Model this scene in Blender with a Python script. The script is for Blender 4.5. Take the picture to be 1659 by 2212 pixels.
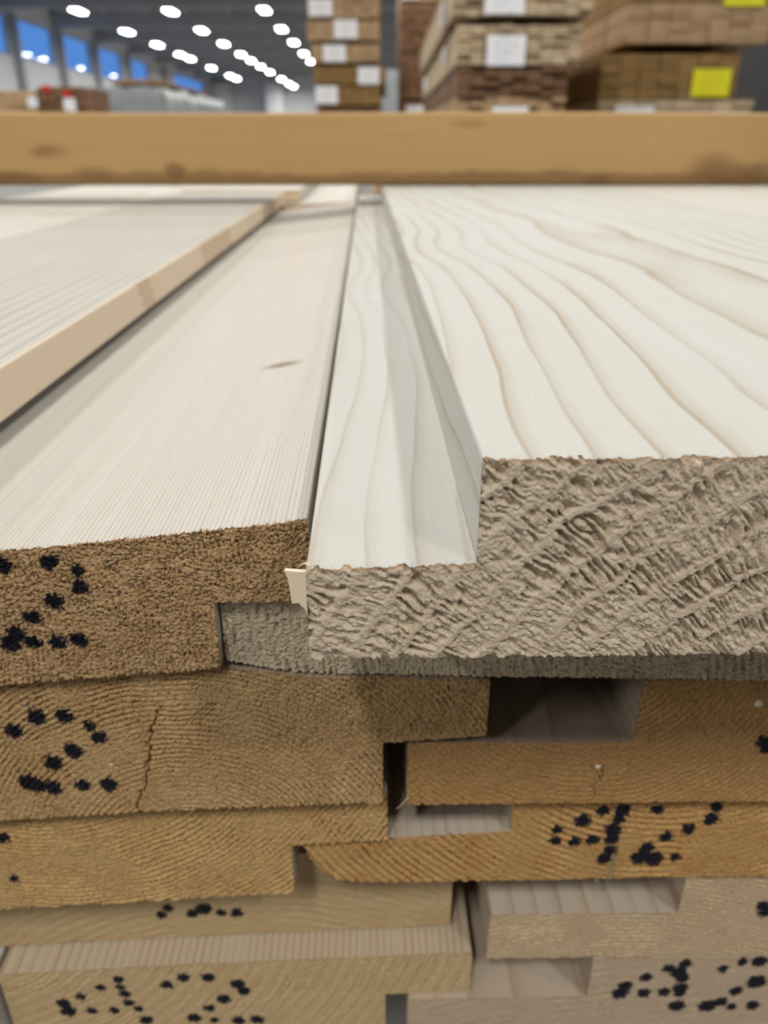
import bpy, math, random
import numpy as np
from mathutils import Vector, Matrix

for o in list(bpy.data.objects):
    bpy.data.objects.remove(o, do_unlink=True)
scene = bpy.context.scene
COL = scene.collection

# ------------------------------------------------------------------ camera, world, exposure
F_PX, CX, CY, HORIZON = 1660.0, 829.5, 1106.0, 306.0
PITCH = math.atan((CY - HORIZON) / F_PX)
PACK_ROT = math.atan(39.5 / (F_PX / math.cos(PITCH)))     # the board pile is turned a little against the hall
CAM_Z = 0.335                                             # lens above the concrete floor

cam_data = bpy.data.cameras.new('camera')
cam = bpy.data.objects.new('camera', cam_data)
COL.objects.link(cam)
cam.location = (0, 0, CAM_Z)
cam.rotation_euler = (math.pi / 2 - PITCH, 0, 0)
cam_data.sensor_fit = 'VERTICAL'
cam_data.sensor_height = 36.0
cam_data.lens = 36.0 * F_PX / 2212.0
cam_data.clip_start = 0.005
cam_data.clip_end = 400
cam_data.dof.use_dof = True
cam_data.dof.focus_distance = 0.108
cam_data.dof.aperture_fstop = 23.0
scene.camera = cam

world = bpy.data.worlds.new('dusk')
scene.world = world
world.use_nodes = True
wb = world.node_tree.nodes['Background']
wb.inputs['Color'].default_value = (0.115, 0.32, 0.78, 1)
wb.inputs['Strength'].default_value = 0.62

scene.view_settings.view_transform = 'Standard'
scene.view_settings.look = 'None'
scene.view_settings.gamma = 1.0
scene.view_settings.use_curve_mapping = False
scene.view_settings.exposure = 0.60
LAMP_RADIANCE = 78.0

# ------------------------------------------------------------------ pixel helpers
def ray(px, py):
    u = (px - CX) / F_PX
    v = (py - CY) / F_PX
    return (u, math.cos(PITCH) - v * math.sin(PITCH), -math.sin(PITCH) - v * math.cos(PITCH))

def pack_at(px, py, Y):
    """pixel -> (x, z) in mm on the end plane Y (mm) of the board pile, lens at the origin"""
    r = ray(px, py)
    c, s = math.cos(PACK_ROT), math.sin(PACK_ROT)
    x = r[0] * c + r[1] * s
    y = -r[0] * s + r[1] * c
    t = Y / y
    return x * t, r[2] * t

def pack_on(px, py, z):
    """pixel -> (x, y) in mm on a horizontal plane z (mm) of the pile"""
    r = ray(px, py)
    c, s = math.cos(PACK_ROT), math.sin(PACK_ROT)
    t = z / r[2]
    return (r[0] * c + r[1] * s) * t, (-r[0] * s + r[1] * c) * t

def hall_at(px, py, depth):
    """pixel -> point at optical depth (m) in hall coordinates, z above the floor"""
    r = ray(px, py)
    return r[0] * depth, r[1] * depth, r[2] * depth + CAM_Z

# ------------------------------------------------------------------ numpy noise
def _hash(ix, iy, seed):
    h = (ix.astype(np.int64) * 374761393 + iy.astype(np.int64) * 668265263 + seed * 1442695041) & 0xFFFFFFFF
    h = ((h ^ (h >> 13)) * 1274126177) & 0xFFFFFFFF
    h = ((h ^ (h >> 16)) * 2246822519) & 0xFFFFFFFF
    return ((h ^ (h >> 15)) & 0xFFFFFF) / float(0xFFFFFF)

def vn(x, y, seed=0):
    x = np.asarray(x, float); y = np.asarray(y, float)
    x, y = np.broadcast_arrays(x, y)
    ix = np.floor(x); iy = np.floor(y)
    fx = x - ix; fy = y - iy
    fx = fx * fx * (3 - 2 * fx); fy = fy * fy * (3 - 2 * fy)
    a = _hash(ix, iy, seed); b = _hash(ix + 1, iy, seed)
    c = _hash(ix, iy + 1, seed); e = _hash(ix + 1, iy + 1, seed)
    return (a + (b - a) * fx) * (1 - fy) + (c + (e - c) * fx) * fy

def fbm(x, y, seed=0, n=3):
    t = 0; a = 0.5; s = 0
    for k in range(n):
        t = t + a * vn(x * 2 ** k + 17 * k, y * 2 ** k + 31 * k, seed + k); s += a; a *= 0.5
    return t / s

def worley(x, y, seed=0):
    ix = np.floor(x); iy = np.floor(y)
    f1 = np.full(x.shape, 9.0); f2 = np.full(x.shape, 9.0)
    for dx in (-1, 0, 1):
        for dy in (-1, 0, 1):
            jx = ix + dx; jy = iy + dy
            px = jx + _hash(jx, jy, seed); py = jy + _hash(jx, jy, seed + 7)
            dd = np.hypot(x - px, y - py)
            f2 = np.minimum(f2, np.maximum(f1, dd)); f1 = np.minimum(f1, dd)
    return f1, f2

def sstep(a, b, x):
    t = np.clip((x - a) / (b - a), 0, 1)
    return t * t * (3 - 2 * t)

# ------------------------------------------------------------------ material helpers
class NT:
    def __init__(self, name):
        self.m = bpy.data.materials.new(name)
        self.m.use_nodes = True
        self.t = self.m.node_tree
        self.t.nodes.clear()
        self.out = self.t.nodes.new('ShaderNodeOutputMaterial')
    def n(self, kind, **kw):
        nd = self.t.nodes.new(kind)
        for k, v in kw.items():
            setattr(nd, k, v)
        return nd
    def put(self, sock, v):
        if hasattr(v, 'is_output'):
            self.t.links.new(v, sock)
        else:
            sock.default_value = v
    def math(self, op, a, b=0.0, c=None, clamp=False):
        nd = self.n('ShaderNodeMath', operation=op, use_clamp=clamp)
        self.put(nd.inputs[0], a); self.put(nd.inputs[1], b)
        if c is not None: self.put(nd.inputs[2], c)
        return nd.outputs[0]
    def xyz(self, x, y, z):
        nd = self.n('ShaderNodeCombineXYZ')
        for s, v in zip(nd.inputs, (x, y, z)): self.put(s, v)
        return nd.outputs[0]
    def noise(self, vec, scale=1.0, detail=2.0, rough=0.5, dist=0.0):
        nd = self.n('ShaderNodeTexNoise')
        self.put(nd.inputs['Vector'], vec)
        nd.inputs['Scale'].default_value = scale
        nd.inputs['Detail'].default_value = detail
        nd.inputs['Roughness'].default_value = rough
        nd.inputs['Distortion'].default_value = dist
        return nd.outputs['Fac']
    def vmul(self, v, s):
        nd = self.n('ShaderNodeVectorMath', operation='MULTIPLY')
        self.put(nd.inputs[0], v); nd.inputs[1].default_value = s
        return nd.outputs[0]
    def vadd(self, v, s):
        nd = self.n('ShaderNodeVectorMath', operation='ADD')
        self.put(nd.inputs[0], v); nd.inputs[1].default_value = s
        return nd.outputs[0]
    def ramp(self, fac, stops, interp='LINEAR'):
        nd = self.n('ShaderNodeValToRGB')
        self.put(nd.inputs[0], fac)
        cr = nd.color_ramp; cr.interpolation = interp
        while len(cr.elements) < len(stops): cr.elements.new(0.5)
        for e, (p, c) in zip(cr.elements, stops):
            e.position = p
            e.color = (c, c, c, 1) if not isinstance(c, tuple) else (*c[:3], 1)
        return nd.outputs[0]
    def mix(self, fac, a, b, mode='MIX'):
        nd = self.n('ShaderNodeMix', data_type='RGBA', blend_type=mode)
        self.put(nd.inputs[0], fac)
        self.put(nd.inputs[6], (*a, 1) if isinstance(a, tuple) else a)
        self.put(nd.inputs[7], (*b, 1) if isinstance(b, tuple) else b)
        return nd.outputs[2]
    def bump(self, h, dist, strength=1.0):
        nd = self.n('ShaderNodeBump')
        nd.inputs['Strength'].default_value = strength
        nd.inputs['Distance'].default_value = dist
        self.put(nd.inputs['Height'], h)
        return nd.outputs[0]
    def bsdf(self, col, rough=0.8, normal=None, spec=0.3, metal=0.0):
        b = self.n('ShaderNodeBsdfPrincipled')
        self.put(b.inputs['Base Color'], (*col, 1) if isinstance(col, tuple) else col)
        self.put(b.inputs['Roughness'], rough)
        b.inputs['Specular IOR Level'].default_value = spec
        b.inputs['Metallic'].default_value = metal
        if normal is not None: self.put(b.inputs['Normal'], normal)
        self.t.links.new(b.outputs[0], self.out.inputs[0])
        return b

def plain(name, col, rough=0.7, var=0.12, scale=6.0, spec=0.3, metal=0.0, bump=0.0):
    N = NT(name)
    tc = N.n('ShaderNodeTexCoord').outputs['Object']
    nz = N.noise(tc, scale, 3)
    lo = tuple(c * (1 - var) for c in col); hi = tuple(min(1, c * (1 + var)) for c in col)
    N.bsdf(N.mix(nz, lo, hi), rough, N.bump(nz, bump) if bump else None, spec, metal)
    return N.m

def ring_field(N, origin, pith, spacing, drift=None, wob=1.2, stretch=0.006):
    tc = N.n('ShaderNodeTexCoord').outputs['Object']
    P = N.vadd(N.vmul(tc, (1000, 1000, 1000)), origin)
    sp = N.n('ShaderNodeSeparateXYZ'); N.put(sp.inputs[0], P)
    x, y, z = sp.outputs
    big = N.noise(N.vmul(P, (0.03, stretch, 0.03)), 1.0, 1.0)
    small = N.noise(N.vmul(P, (0.16, stretch * 3.5, 0.16)), 1.0, 1.5)
    dx = N.math('SUBTRACT', x, pith[0])
    if drift:
        fc = N.n('ShaderNodeFloatCurve')
        cm = fc.mapping; cu = cm.curves[0]
        y0, y1 = drift[0][0], drift[-1][0]
        lo = min(v for _, v in drift); hi = max(v for _, v in drift)
        pts = [((a - y0) / (y1 - y0), (v - lo) / (hi - lo)) for a, v in drift]
        while len(cu.points) < len(pts): cu.points.new(0.5, 0.5)
        for p, q in zip(cu.points, pts): p.location = q
        cm.update()
        t = N.math('DIVIDE', N.math('SUBTRACT', y, y0), y1 - y0, clamp=True)
        N.put(fc.inputs['Value'], t)
        dv = N.math('ADD', N.math('MULTIPLY', fc.outputs[0], hi - lo), lo)
        dx = N.math('SUBTRACT', dx, dv)
    dz = N.math('SUBTRACT', z, pith[1])
    r = N.math('SQRT', N.math('ADD', N.math('MULTIPLY', dx, dx), N.math('MULTIPLY', dz, dz)))
    w = N.math('ADD', N.math('MULTIPLY', N.math('SUBTRACT', big, 0.5), wob * 4),
               N.math('MULTIPLY', N.math('SUBTRACT', small, 0.5), wob))
    r = N.math('ADD', r, w)
    q = N.math('DIVIDE', r, spacing)
    return P, x, y, z, q

def long_grain(name, origin, pith, spacing, early, late, strength=0.8, drift=None, wob=1.2,
               width=0.25, specks=0.0, streak=0.06, bump=0.00004, spots=(), stretch=0.006, segs=None, tint=None):
    early, late = tuple(c * 0.72 for c in early), tuple(c * 0.72 for c in late)
    if tint: tint = tuple(c * 0.72 for c in tint)
    N = NT(name)
    P, x, y, z, q = ring_field(N, origin, pith, spacing, drift, wob, stretch)
    ph = N.math('FRACT', q)
    lw = N.ramp(ph, [(0.0, 0.0), (1 - 2.2 * width if width < 0.4 else 0.15, 0.02), (1 - width, 0.35), (0.93, 1.0), (1.0, 0.0)], 'EASE')
    vary = N.noise(N.xyz(N.math('FLOOR', q), N.math('MULTIPLY', y, 0.004), 0.3), 3.1, 0)
    vary = N.math('MULTIPLY', N.math('ADD', vary, 0.15), strength * 1.4, clamp=True)
    st = N.noise(N.vmul(P, (0.9, 0.012, 0.9)), 1.0, 3, 0.6)
    fib = N.noise(N.vmul(P, (7.0, 0.35, 7.0)), 1.0, 2, 0.6)
    patch = N.noise(N.vmul(P, (0.05, 0.006, 0.05)), 1.0, 2)
    col = N.mix(N.math('MULTIPLY', lw, vary), early, late)
    dk = tuple(0.80 * e for e in early)
    col = N.mix(N.math('MULTIPLY', N.math('SUBTRACT', st, 0.45, clamp=True), streak * 14, clamp=True), col, tuple(e * k for e, k in zip(early, (0.90, 0.84, 0.76))))
    col = N.mix(N.math('MULTIPLY', N.math('SUBTRACT', fib, 0.52, clamp=True), 1.1, clamp=True), col, dk)
    if tint:
        col = N.mix(N.math('MULTIPLY', N.math('SUBTRACT', patch, 0.42, clamp=True), 2.4, clamp=True), col, tint)
    if segs:
        for (s0, s1, slope, c, amt) in segs:
            yy = N.math('ADD', y, N.math('MULTIPLY', z, slope))
            yy = N.math('ADD', yy, N.math('MULTIPLY', N.math('SUBTRACT', N.math('PINGPONG', z, 2.0), 1.0), 2.5))
            m = N.math('MULTIPLY', N.math('GREATER_THAN', yy, s0), N.math('LESS_THAN', yy, s1))
            m = N.math('MULTIPLY', m, N.math('GREATER_THAN', x, -83.7))
            col = N.mix(N.math('MULTIPLY', m, amt), col, c)
    for (sx, sy, rx, ry, skew, c, amt) in spots:
        ax = N.math('DIVIDE', N.math('SUBTRACT', x, sx), rx)
        ay = N.math('DIVIDE', N.math('SUBTRACT', N.math('SUBTRACT', y, sy), N.math('MULTIPLY', N.math('SUBTRACT', x, sx), skew)), ry)
        dd = N.math('SQRT', N.math('ADD', N.math('MULTIPLY', ax, ax), N.math('MULTIPLY', ay, ay)))
        m = N.math('MULTIPLY', N.math('SUBTRACT', 1.0, dd, clamp=True), amt * 1.6, clamp=True)
        col = N.mix(N.math('MINIMUM', m, amt), col, c)
    if specks:
        s1 = N.noise(N.vmul(P, (5.5, 3.2, 5.5)), 1.0, 2, 0.6)
        mk = N.noise(N.vmul(P, (0.09, 0.05, 0.09)), 1.0, 1)
        s = N.math('MULTIPLY', N.math('SUBTRACT', s1, 0.655, clamp=True), 22, clamp=True)
        s = N.math('MULTIPLY', s, N.math('MULTIPLY', N.math('SUBTRACT', mk, 0.35, clamp=True), 4 * specks, clamp=True))
        col = N.mix(s, col, (0.10, 0.085, 0.075))
    h = N.math('ADD', N.math('MULTIPLY', fib, 0.8), N.math('ADD', N.math('MULTIPLY', st, 0.6), N.math('MULTIPLY', lw, 0.35)))
    N.bsdf(col, 0.62, N.bump(h, bump), 0.25)
    return N.m

def end_grain(name, origin, pith, spacing, early, late, strength=0.7, wob=1.0, mottle=0.5, hi=None, lw_width=0.3):
    early, late = (early[0], early[1] * 0.97, early[2] * 0.90), (late[0], late[1] * 0.96, late[2] * 0.90)
    N = NT(name)
    P, x, y, z, q = ring_field(N, origin, pith, spacing, None, wob)
    ph = N.math('FRACT', q)
    lw = N.ramp(ph, [(0.0, 0.0), (1 - 2 * lw_width, 0.05), (1 - lw_width, 0.6), (0.92, 1.0), (1.0, 0.0)])
    n1 = N.noise(N.vmul(P, (1.5, 1.5, 1.5)), 1.0, 4, 0.65)
    n2 = N.noise(N.vmul(P, (0.13, 0.13, 0.13)), 1.0, 3, 0.55)
    n3 = N.noise(N.vmul(P, (6.0, 6.0, 6.0)), 1.0, 2, 0.6)
    col = N.mix(N.math('MULTIPLY', lw, strength), early, late)
    col = N.mix(N.math('MULTIPLY', N.math('SUBTRACT', n2, 0.42, clamp=True), 3.0 * mottle, clamp=True), col, late)
    lite = hi or tuple(min(1, e * 1.35 + 0.03) for e in early)
    deep = (late[0] * 0.55, late[1] * 0.45, late[2] * 0.40)
    col = N.mix(N.math('MULTIPLY', N.math('SUBTRACT', n1, 0.53, clamp=True), 8.0 * mottle, clamp=True), col, lite)
    col = N.mix(N.math('MULTIPLY', N.math('SUBTRACT', 0.44, n1, clamp=True), 7.0 * mottle, clamp=True), col, deep)
    col = N.mix(N.math('MULTIPLY', N.math('SUBTRACT', n3, 0.54, clamp=True), 3.5 * mottle, clamp=True), col, deep)
    col = N.mix(N.math('MULTIPLY', N.math('SUBTRACT', 0.40, n3, clamp=True), 4.0 * mottle, clamp=True), col, lite)
    rim = N.n('ShaderNodeAttribute', attribute_name='rim').outputs['Fac']
    col = N.mix(N.math('MULTIPLY', rim, 0.6), col, (0.60, 0.34, 0.16))
    ink = N.n('ShaderNodeAttribute', attribute_name='ink').outputs['Fac']
    inked = N.mix(n1, (0.004, 0.004, 0.008), (0.022, 0.022, 0.034))
    col = N.mix(ink, col, inked)
    n4 = N.noise(N.vmul(P, (3.2, 3.2, 3.2)), 1.0, 4, 0.7)
    N.bsdf(col, 0.85, N.bump(N.math('ADD', n4, N.math('MULTIPLY', n1, 0.5)), 0.0003), 0.2)
    return N.m

# ------------------------------------------------------------------ object helpers
def link(name, me, parent=None, loc=None, rz=0.0, label=None, cat=None, group=None, kind=None):
    o = bpy.data.objects.new(name, me)
    COL.objects.link(o)
    if parent is not None: o.parent = parent
    if loc is not None: o.location = loc
    o.rotation_euler = (0, 0, rz)
    if label: o['label'] = label
    if cat: o['category'] = cat
    if group: o['group'] = group
    if kind: o['kind'] = kind
    return o

def mesh(name, verts, faces, mats, smooth=False):
    me = bpy.data.meshes.new(name)
    me.from_pydata([tuple(v) for v in verts], [], [tuple(f) for f in faces])
    for m in (mats if isinstance(mats, (list, tuple)) else [mats]): me.materials.append(m)
    if smooth: me.shade_smooth()
    me.update()
    return me

def box_vf(x0, x1, y0, y1, z0, z1, b=0.0):
    if b <= 0:
        v = [(x, y, z) for x in (x0, x1) for y in (y0, y1) for z in (z0, z1)]
        f = [(0, 1, 3, 2), (4, 6, 7, 5), (0, 4, 5, 1), (2, 3, 7, 6), (0, 2, 6, 4), (1, 5, 7, 3)]
        return v, f
    import itertools
    v = []; idx = {}
    for sx, sy, sz in itertools.product((0, 1), repeat=3):
        X = (x0, x1)[sx]; Y = (y0, y1)[sy]; Z = (z0, z1)[sz]
        ix = b if sx == 0 else -b; iy = b if sy == 0 else -b; iz = b if sz == 0 else -b
        for ax, p in (('x', (X, Y + iy, Z + iz)), ('y', (X + ix, Y, Z + iz)), ('z', (X + ix, Y + iy, Z))):
            idx[(sx, sy, sz, ax)] = len(v); v.append(p)
    f = []
    cyc = [(0, 0), (1, 0), (1, 1), (0, 1)]
    for s in (0, 1):
        f.append([idx[(s, a, c, 'x')] for a, c in cyc]); f.append([idx[(a, s, c, 'y')] for a, c in cyc]); f.append([idx[(a, c, s, 'z')] for a, c in cyc])
    for a in (0, 1):
        for c in (0, 1):
            f.append([idx[(0, a, c, 'y')], idx[(1, a, c, 'y')], idx[(1, a, c, 'z')], idx[(0, a, c, 'z')]])
            f.append([idx[(a, 0, c, 'x')], idx[(a, 1, c, 'x')], idx[(a, 1, c, 'z')], idx[(a, 0, c, 'z')]])
            f.append([idx[(a, c, 0, 'x')], idx[(a, c, 1, 'x')], idx[(a, c, 1, 'y')], idx[(a, c, 0, 'y')]])
    for k in itertools.product((0, 1), repeat=3):
        f.append([idx[(*k, 'x')], idx[(*k, 'y')], idx[(*k, 'z')]])
    return v, f

def fix_normals(me):
    import bmesh
    bm = bmesh.new(); bm.from_mesh(me)
    bmesh.ops.recalc_face_normals(bm, faces=bm.faces)
    bm.to_mesh(me); bm.free()

def box_mesh(name, dims, mat, b=0.0):
    x0, x1, y0, y1, z0, z1 = dims
    v, f = box_vf(x0, x1, y0, y1, z0, z1, b)
    me = mesh(name, v, f, mat)
    fix_normals(me)
    return me

def pack_world(x, y, z):
    c, s = math.cos(PACK_ROT), math.sin(PACK_ROT)
    return ((x * c - y * s) * 1e-3, (x * s + y * c) * 1e-3, z * 1e-3 + CAM_Z)

# ================================================================== THE HALL
M_floor = plain('concrete_floor', (0.20, 0.195, 0.185), 0.6, 0.15, 1.2)
M_wall = plain('white_wall_panel', (0.66, 0.67, 0.68), 0.6, 0.05, 0.8)
M_dark = plain('grey_roof_deck', (0.46, 0.465, 0.475), 0.7, 0.25, 0.7)
M_steel = plain('grey_steel', (0.34, 0.35, 0.37), 0.5, 0.15, 1.5)
M_frame = plain('window_frame_grey', (0.40, 0.42, 0.45), 0.5, 0.1, 2)
M_white = plain('white_column_paint', (0.86, 0.87, 0.88), 0.5, 0.04, 1)

HX0, HX1, HY0, HY1 = -16.0, 9.0, -10.0, 83.0
LAMP_H = 4.5
DECK = CAM_Z + 5.7
LAMP_Z = CAM_Z + LAMP_H
M_shade_wall = plain('light_holding_dark_wall', (0.028, 0.026, 0.025), 0.8, 0.2, 0.6)  # wall colour blackened to hold back frontal light and stand for shade

link('floor', box_mesh('floor', (HX0 - 0.3, HX1 + 0.3, HY0 - 0.3, HY1 + 0.3, -0.2, 0), M_floor), kind='structure')
ceil = link('ceiling', box_mesh('ceiling', (HX0 - 0.3, HX1 + 0.3, HY0 - 0.3, HY1 + 0.3, DECK, DECK + 0.2), M_dark), kind='structure')
# trapezoid purlins and cross girders are real steel below the deck
me_gird = box_mesh('girder', (HX0, HX1, -0.15, 0.15, -0.75, 0), M_steel)
for k in range(14):
    link('girder', me_gird, ceil, (0, HY0 + 4 + k * 6.2, DECK))
me_pur = box_mesh('purlin', (-0.08, 0.08, HY0, HY1, -0.22, 0), M_steel)
for k in range(15):
    link('purlin', me_pur, ceil, (HX0 + 1.0 + k * 1.93, 0, DECK))

def wall_x(px, depth_only=False):
    return HX0 * F_PX / (px - CX - 3.5)
def wy(px, z):
    """hall Y of a pixel column on the window wall"""
    w = (HX0) * F_PX / (px - CX)
    return (w + z * math.sin(PITCH)) / math.cos(PITCH)

WIN = []
ZB, ZT = 3.3, 4.9
for (a, c, zb, zt) in [(-62, 18, 3.3, 4.9), (32, 118, 3.3, 4.9), (131, 198, 3.3, 4.9), (206, 265, 3.25, 4.85), (281, 323, 3.2, 4.8), (378, 441, 2.75, 4.75)]:
    WIN.append((wy(a, 4.1), wy(c, 4.1), CAM_Z + zb, CAM_Z + zt))
# extra windows on the wall nearer than the frame
ynear = WIN[0][0]
pre = []
for k in range(5):
    pre.append((ynear - 0.6 - 5.2 * (k + 1) + 0.6, ynear - 0.6 - 5.2 * k, CAM_Z + 3.3, CAM_Z + 4.9))
WIN = sorted(pre + WIN)
vs, fs = [], []
def add_box(x0, x1, y0, y1, z0, z1):
    v, f = box_vf(x0, x1, y0, y1, z0, z1)
    o = len(vs)
    vs.extend(v); fs.extend([[i + o for i in q] for q in f])
yp = HY0
for (a, c, zb, zt) in WIN:
    add_box(HX0 - 0.25, HX0, yp, a, 0, DECK)
    add_box(HX0 - 0.25, HX0, a, c, 0, zb)
    add_box(HX0 - 0.25, HX0, a, c, zt, DECK)
    yp = c
add_box(HX0 - 0.25, HX0, yp, HY1, 0, DECK)
me = mesh('wall_left', vs, fs, M_wall); fix_normals(me)
wl = link('wall_left', me, kind='structure')
link('wall_back', box_mesh('wall_back', (HX0, HX1, HY1, HY1 + 0.25, 0, DECK), M_wall), kind='structure')
link('wall_right', box_mesh('wall_right', (HX1, HX1 + 0.25, HY0, HY1, 0, DECK), M_shade_wall), kind='structure')
link('wall_front', box_mesh('wall_front', (HX0, HX1, HY0 - 0.25, HY0, 0, DECK), M_shade_wall), kind='structure')

def glass_mat():
    N = NT('window_glass')
    tr = N.n('ShaderNodeBsdfTransparent'); tr.inputs[0].default_value = (0.93, 0.96, 1, 1)
    gl = N.n('ShaderNodeBsdfGlossy'); gl.inputs['Roughness'].default_value = 0.03
    mx = N.n('ShaderNodeMixShader')
    lw = N.n('ShaderNodeLayerWeight'); lw.inputs[0].default_value = 0.25
    fac = N.math('ADD', N.math('MULTIPLY', N.math('POWER', lw.outputs['Facing'], 3.0), 0.35), 0.03)
    N.t.links.new(fac, mx.inputs[0])
    N.t.links.new(tr.outputs[0], mx.inputs[1]); N.t.links.new(gl.outputs[0], mx.inputs[2])
    N.t.links.new(mx.outputs[0], N.out.inputs[0])
    return N.m
M_glass = glass_mat()
for i, (a, c, zb, zt) in enumerate(WIN):
    w = link('window_%d' % (i + 1), None, loc=(HX0 - 0.12, a, zb), kind='structure')
    L, H = c - a, zt - zb
    vs, fs = [], []
    add_box(-0.05, 0.08, 0, L, 0, 0.09); add_box(-0.05, 0.08, 0, L, H - 0.09, H)
    add_box(-0.05, 0.08, 0, 0.09, 0.09, H - 0.09); add_box(-0.05, 0.08, L - 0.09, L, 0.09, H - 0.09)
    me = mesh('window_frame', vs, fs, M_frame); fix_normals(me)
    link('window_frame', me, w)
    link('pane', box_mesh('pane', (-0.01, 0.01, 0.09, L - 0.09, 0.09, H - 0.09), M_glass), w)
# steel columns along the window wall, white columns on the far wall
for i in range(len(WIN) - 1):
    yc = (WIN[i][1] + WIN[i + 1][0]) / 2
    c = link('column', box_mesh('column', (0, 0.30, -0.16, 0.16, 0, DECK - 0.76), M_steel, 0.02), wl, (HX0, yc, 0))
for px in (457, 595):
    X = (px - CX) / F_PX * 73
    link('column', box_mesh('column', (-0.75, 0.75, -1.6, 0, 0, DECK - 0.76), M_white, 0.03), bpy.data.objects['wall_back'], (max(X, HX0 + 0.8), HY1, 0))

# ---- ceiling lamps: the hall's own rows, with unseen rows added for light
def lamp_mats():
    N = NT('lamp_diffuser')
    e = N.n('ShaderNodeEmission'); e.inputs[0].default_value = (1.0, 0.985, 0.95, 1); e.inputs[1].default_value = LAMP_RADIANCE
    N.t.links.new(e.outputs[0], N.out.inputs[0])
    return N.m
M_lamp = lamp_mats()
M_house = plain('lamp_housing', (0.55, 0.56, 0.57), 0.4, 0.05, 5)
def house_mesh():
    vs_, fs_ = [], []
    prof = [(0.18, 0.0), (0.18, 0.05), (0.14, 0.12), (0.07, 0.16)]
    loop = [(-a, z) for a, z in prof] + [(a, z) for a, z in reversed(prof)]
    n = len(loop)
    for y in (-0.55, 0.55):
        vs_ += [(x, y, z) for x, z in loop]
    for k in range(n):
        fs_.append([k, (k + 1) % n, n + (k + 1) % n, n + k])
    fs_.append(list(range(n))); fs_.append(list(range(n, 2 * n)))
    me = mesh('lamp_housing', vs_, fs_, M_house); fix_normals(me)
    return me
me_house = house_mesh()
me_diff = mesh('lamp_diffuser', [(-0.15, -0.52, -0.006), (0.15, -0.52, -0.006), (0.15, 0.52, -0.006), (-0.15, 0.52, -0.006)], [(0, 3, 2, 1)], M_lamp)
me_rod = box_mesh('suspension_rod', (-0.012, 0.012, -0.012, 0.012, 0.16, DECK - LAMP_Z), M_steel)
def lamp(x, y):
    o = link('ceiling_lamp', None, loc=(x, y, LAMP_Z), label='white oblong high-bay lamp hanging in a row under the grey roof', cat='lamp', group='ceiling lamps in rows')
    link('lamp_housing', me_house, o); link('lamp_diffuser', me_diff, o); link('suspension_rod', me_rod, o)
def lamp_y(py):
    w = F_PX * LAMP_H / (math.cos(PITCH) * (HORIZON - py))
    return (w + LAMP_H * math.sin(PITCH)) / math.cos(PITCH)
rows = [(-11.7, [24, 69, 97, 118, 127, 147, 164, 170]),
        (-8.2, [25, 66, 95, 118, 131, 144, 156, 171, 181, 187]),
        (-4.55, [22, 63, 92, 116, 133, 147, 160, 172, 181])]
for X, ys in rows:
    for p in ys: lamp(X, lamp_y(p))
    y0 = lamp_y(ys[0])
    y = y0 - 6.5
    while y > -5.0:
        lamp(X, y); y -= 6.5
for X in (-0.9, 2.75, 6.4):  # unseen rows, placed and extended to light the board ends and far wall
    for k in range(14):
        lamp(X, -2.8 + 6.0 * k)

# ================================================================== THE PILE OF RABBETED BOARDS
PINE = dict(early=(0.80, 0.735, 0.63), late=(0.66, 0.50, 0.345))
BOARDS = {}

def polyf(pts, x):
    p = sorted(pts)
    xs = [a for a, _ in p]; zs = [b for _, b in p]
    r = np.interp(x, xs, zs)
    s0 = (zs[1] - zs[0]) / (xs[1] - xs[0]); s1 = (zs[-1] - zs[-2]) / (xs[-1] - xs[-2])
    r = np.where(x < xs[0], zs[0] + s0 * (x - xs[0]), r)
    return np.where(x > xs[-1], zs[-1] + s1 * (x - xs[-1]), r)

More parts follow.
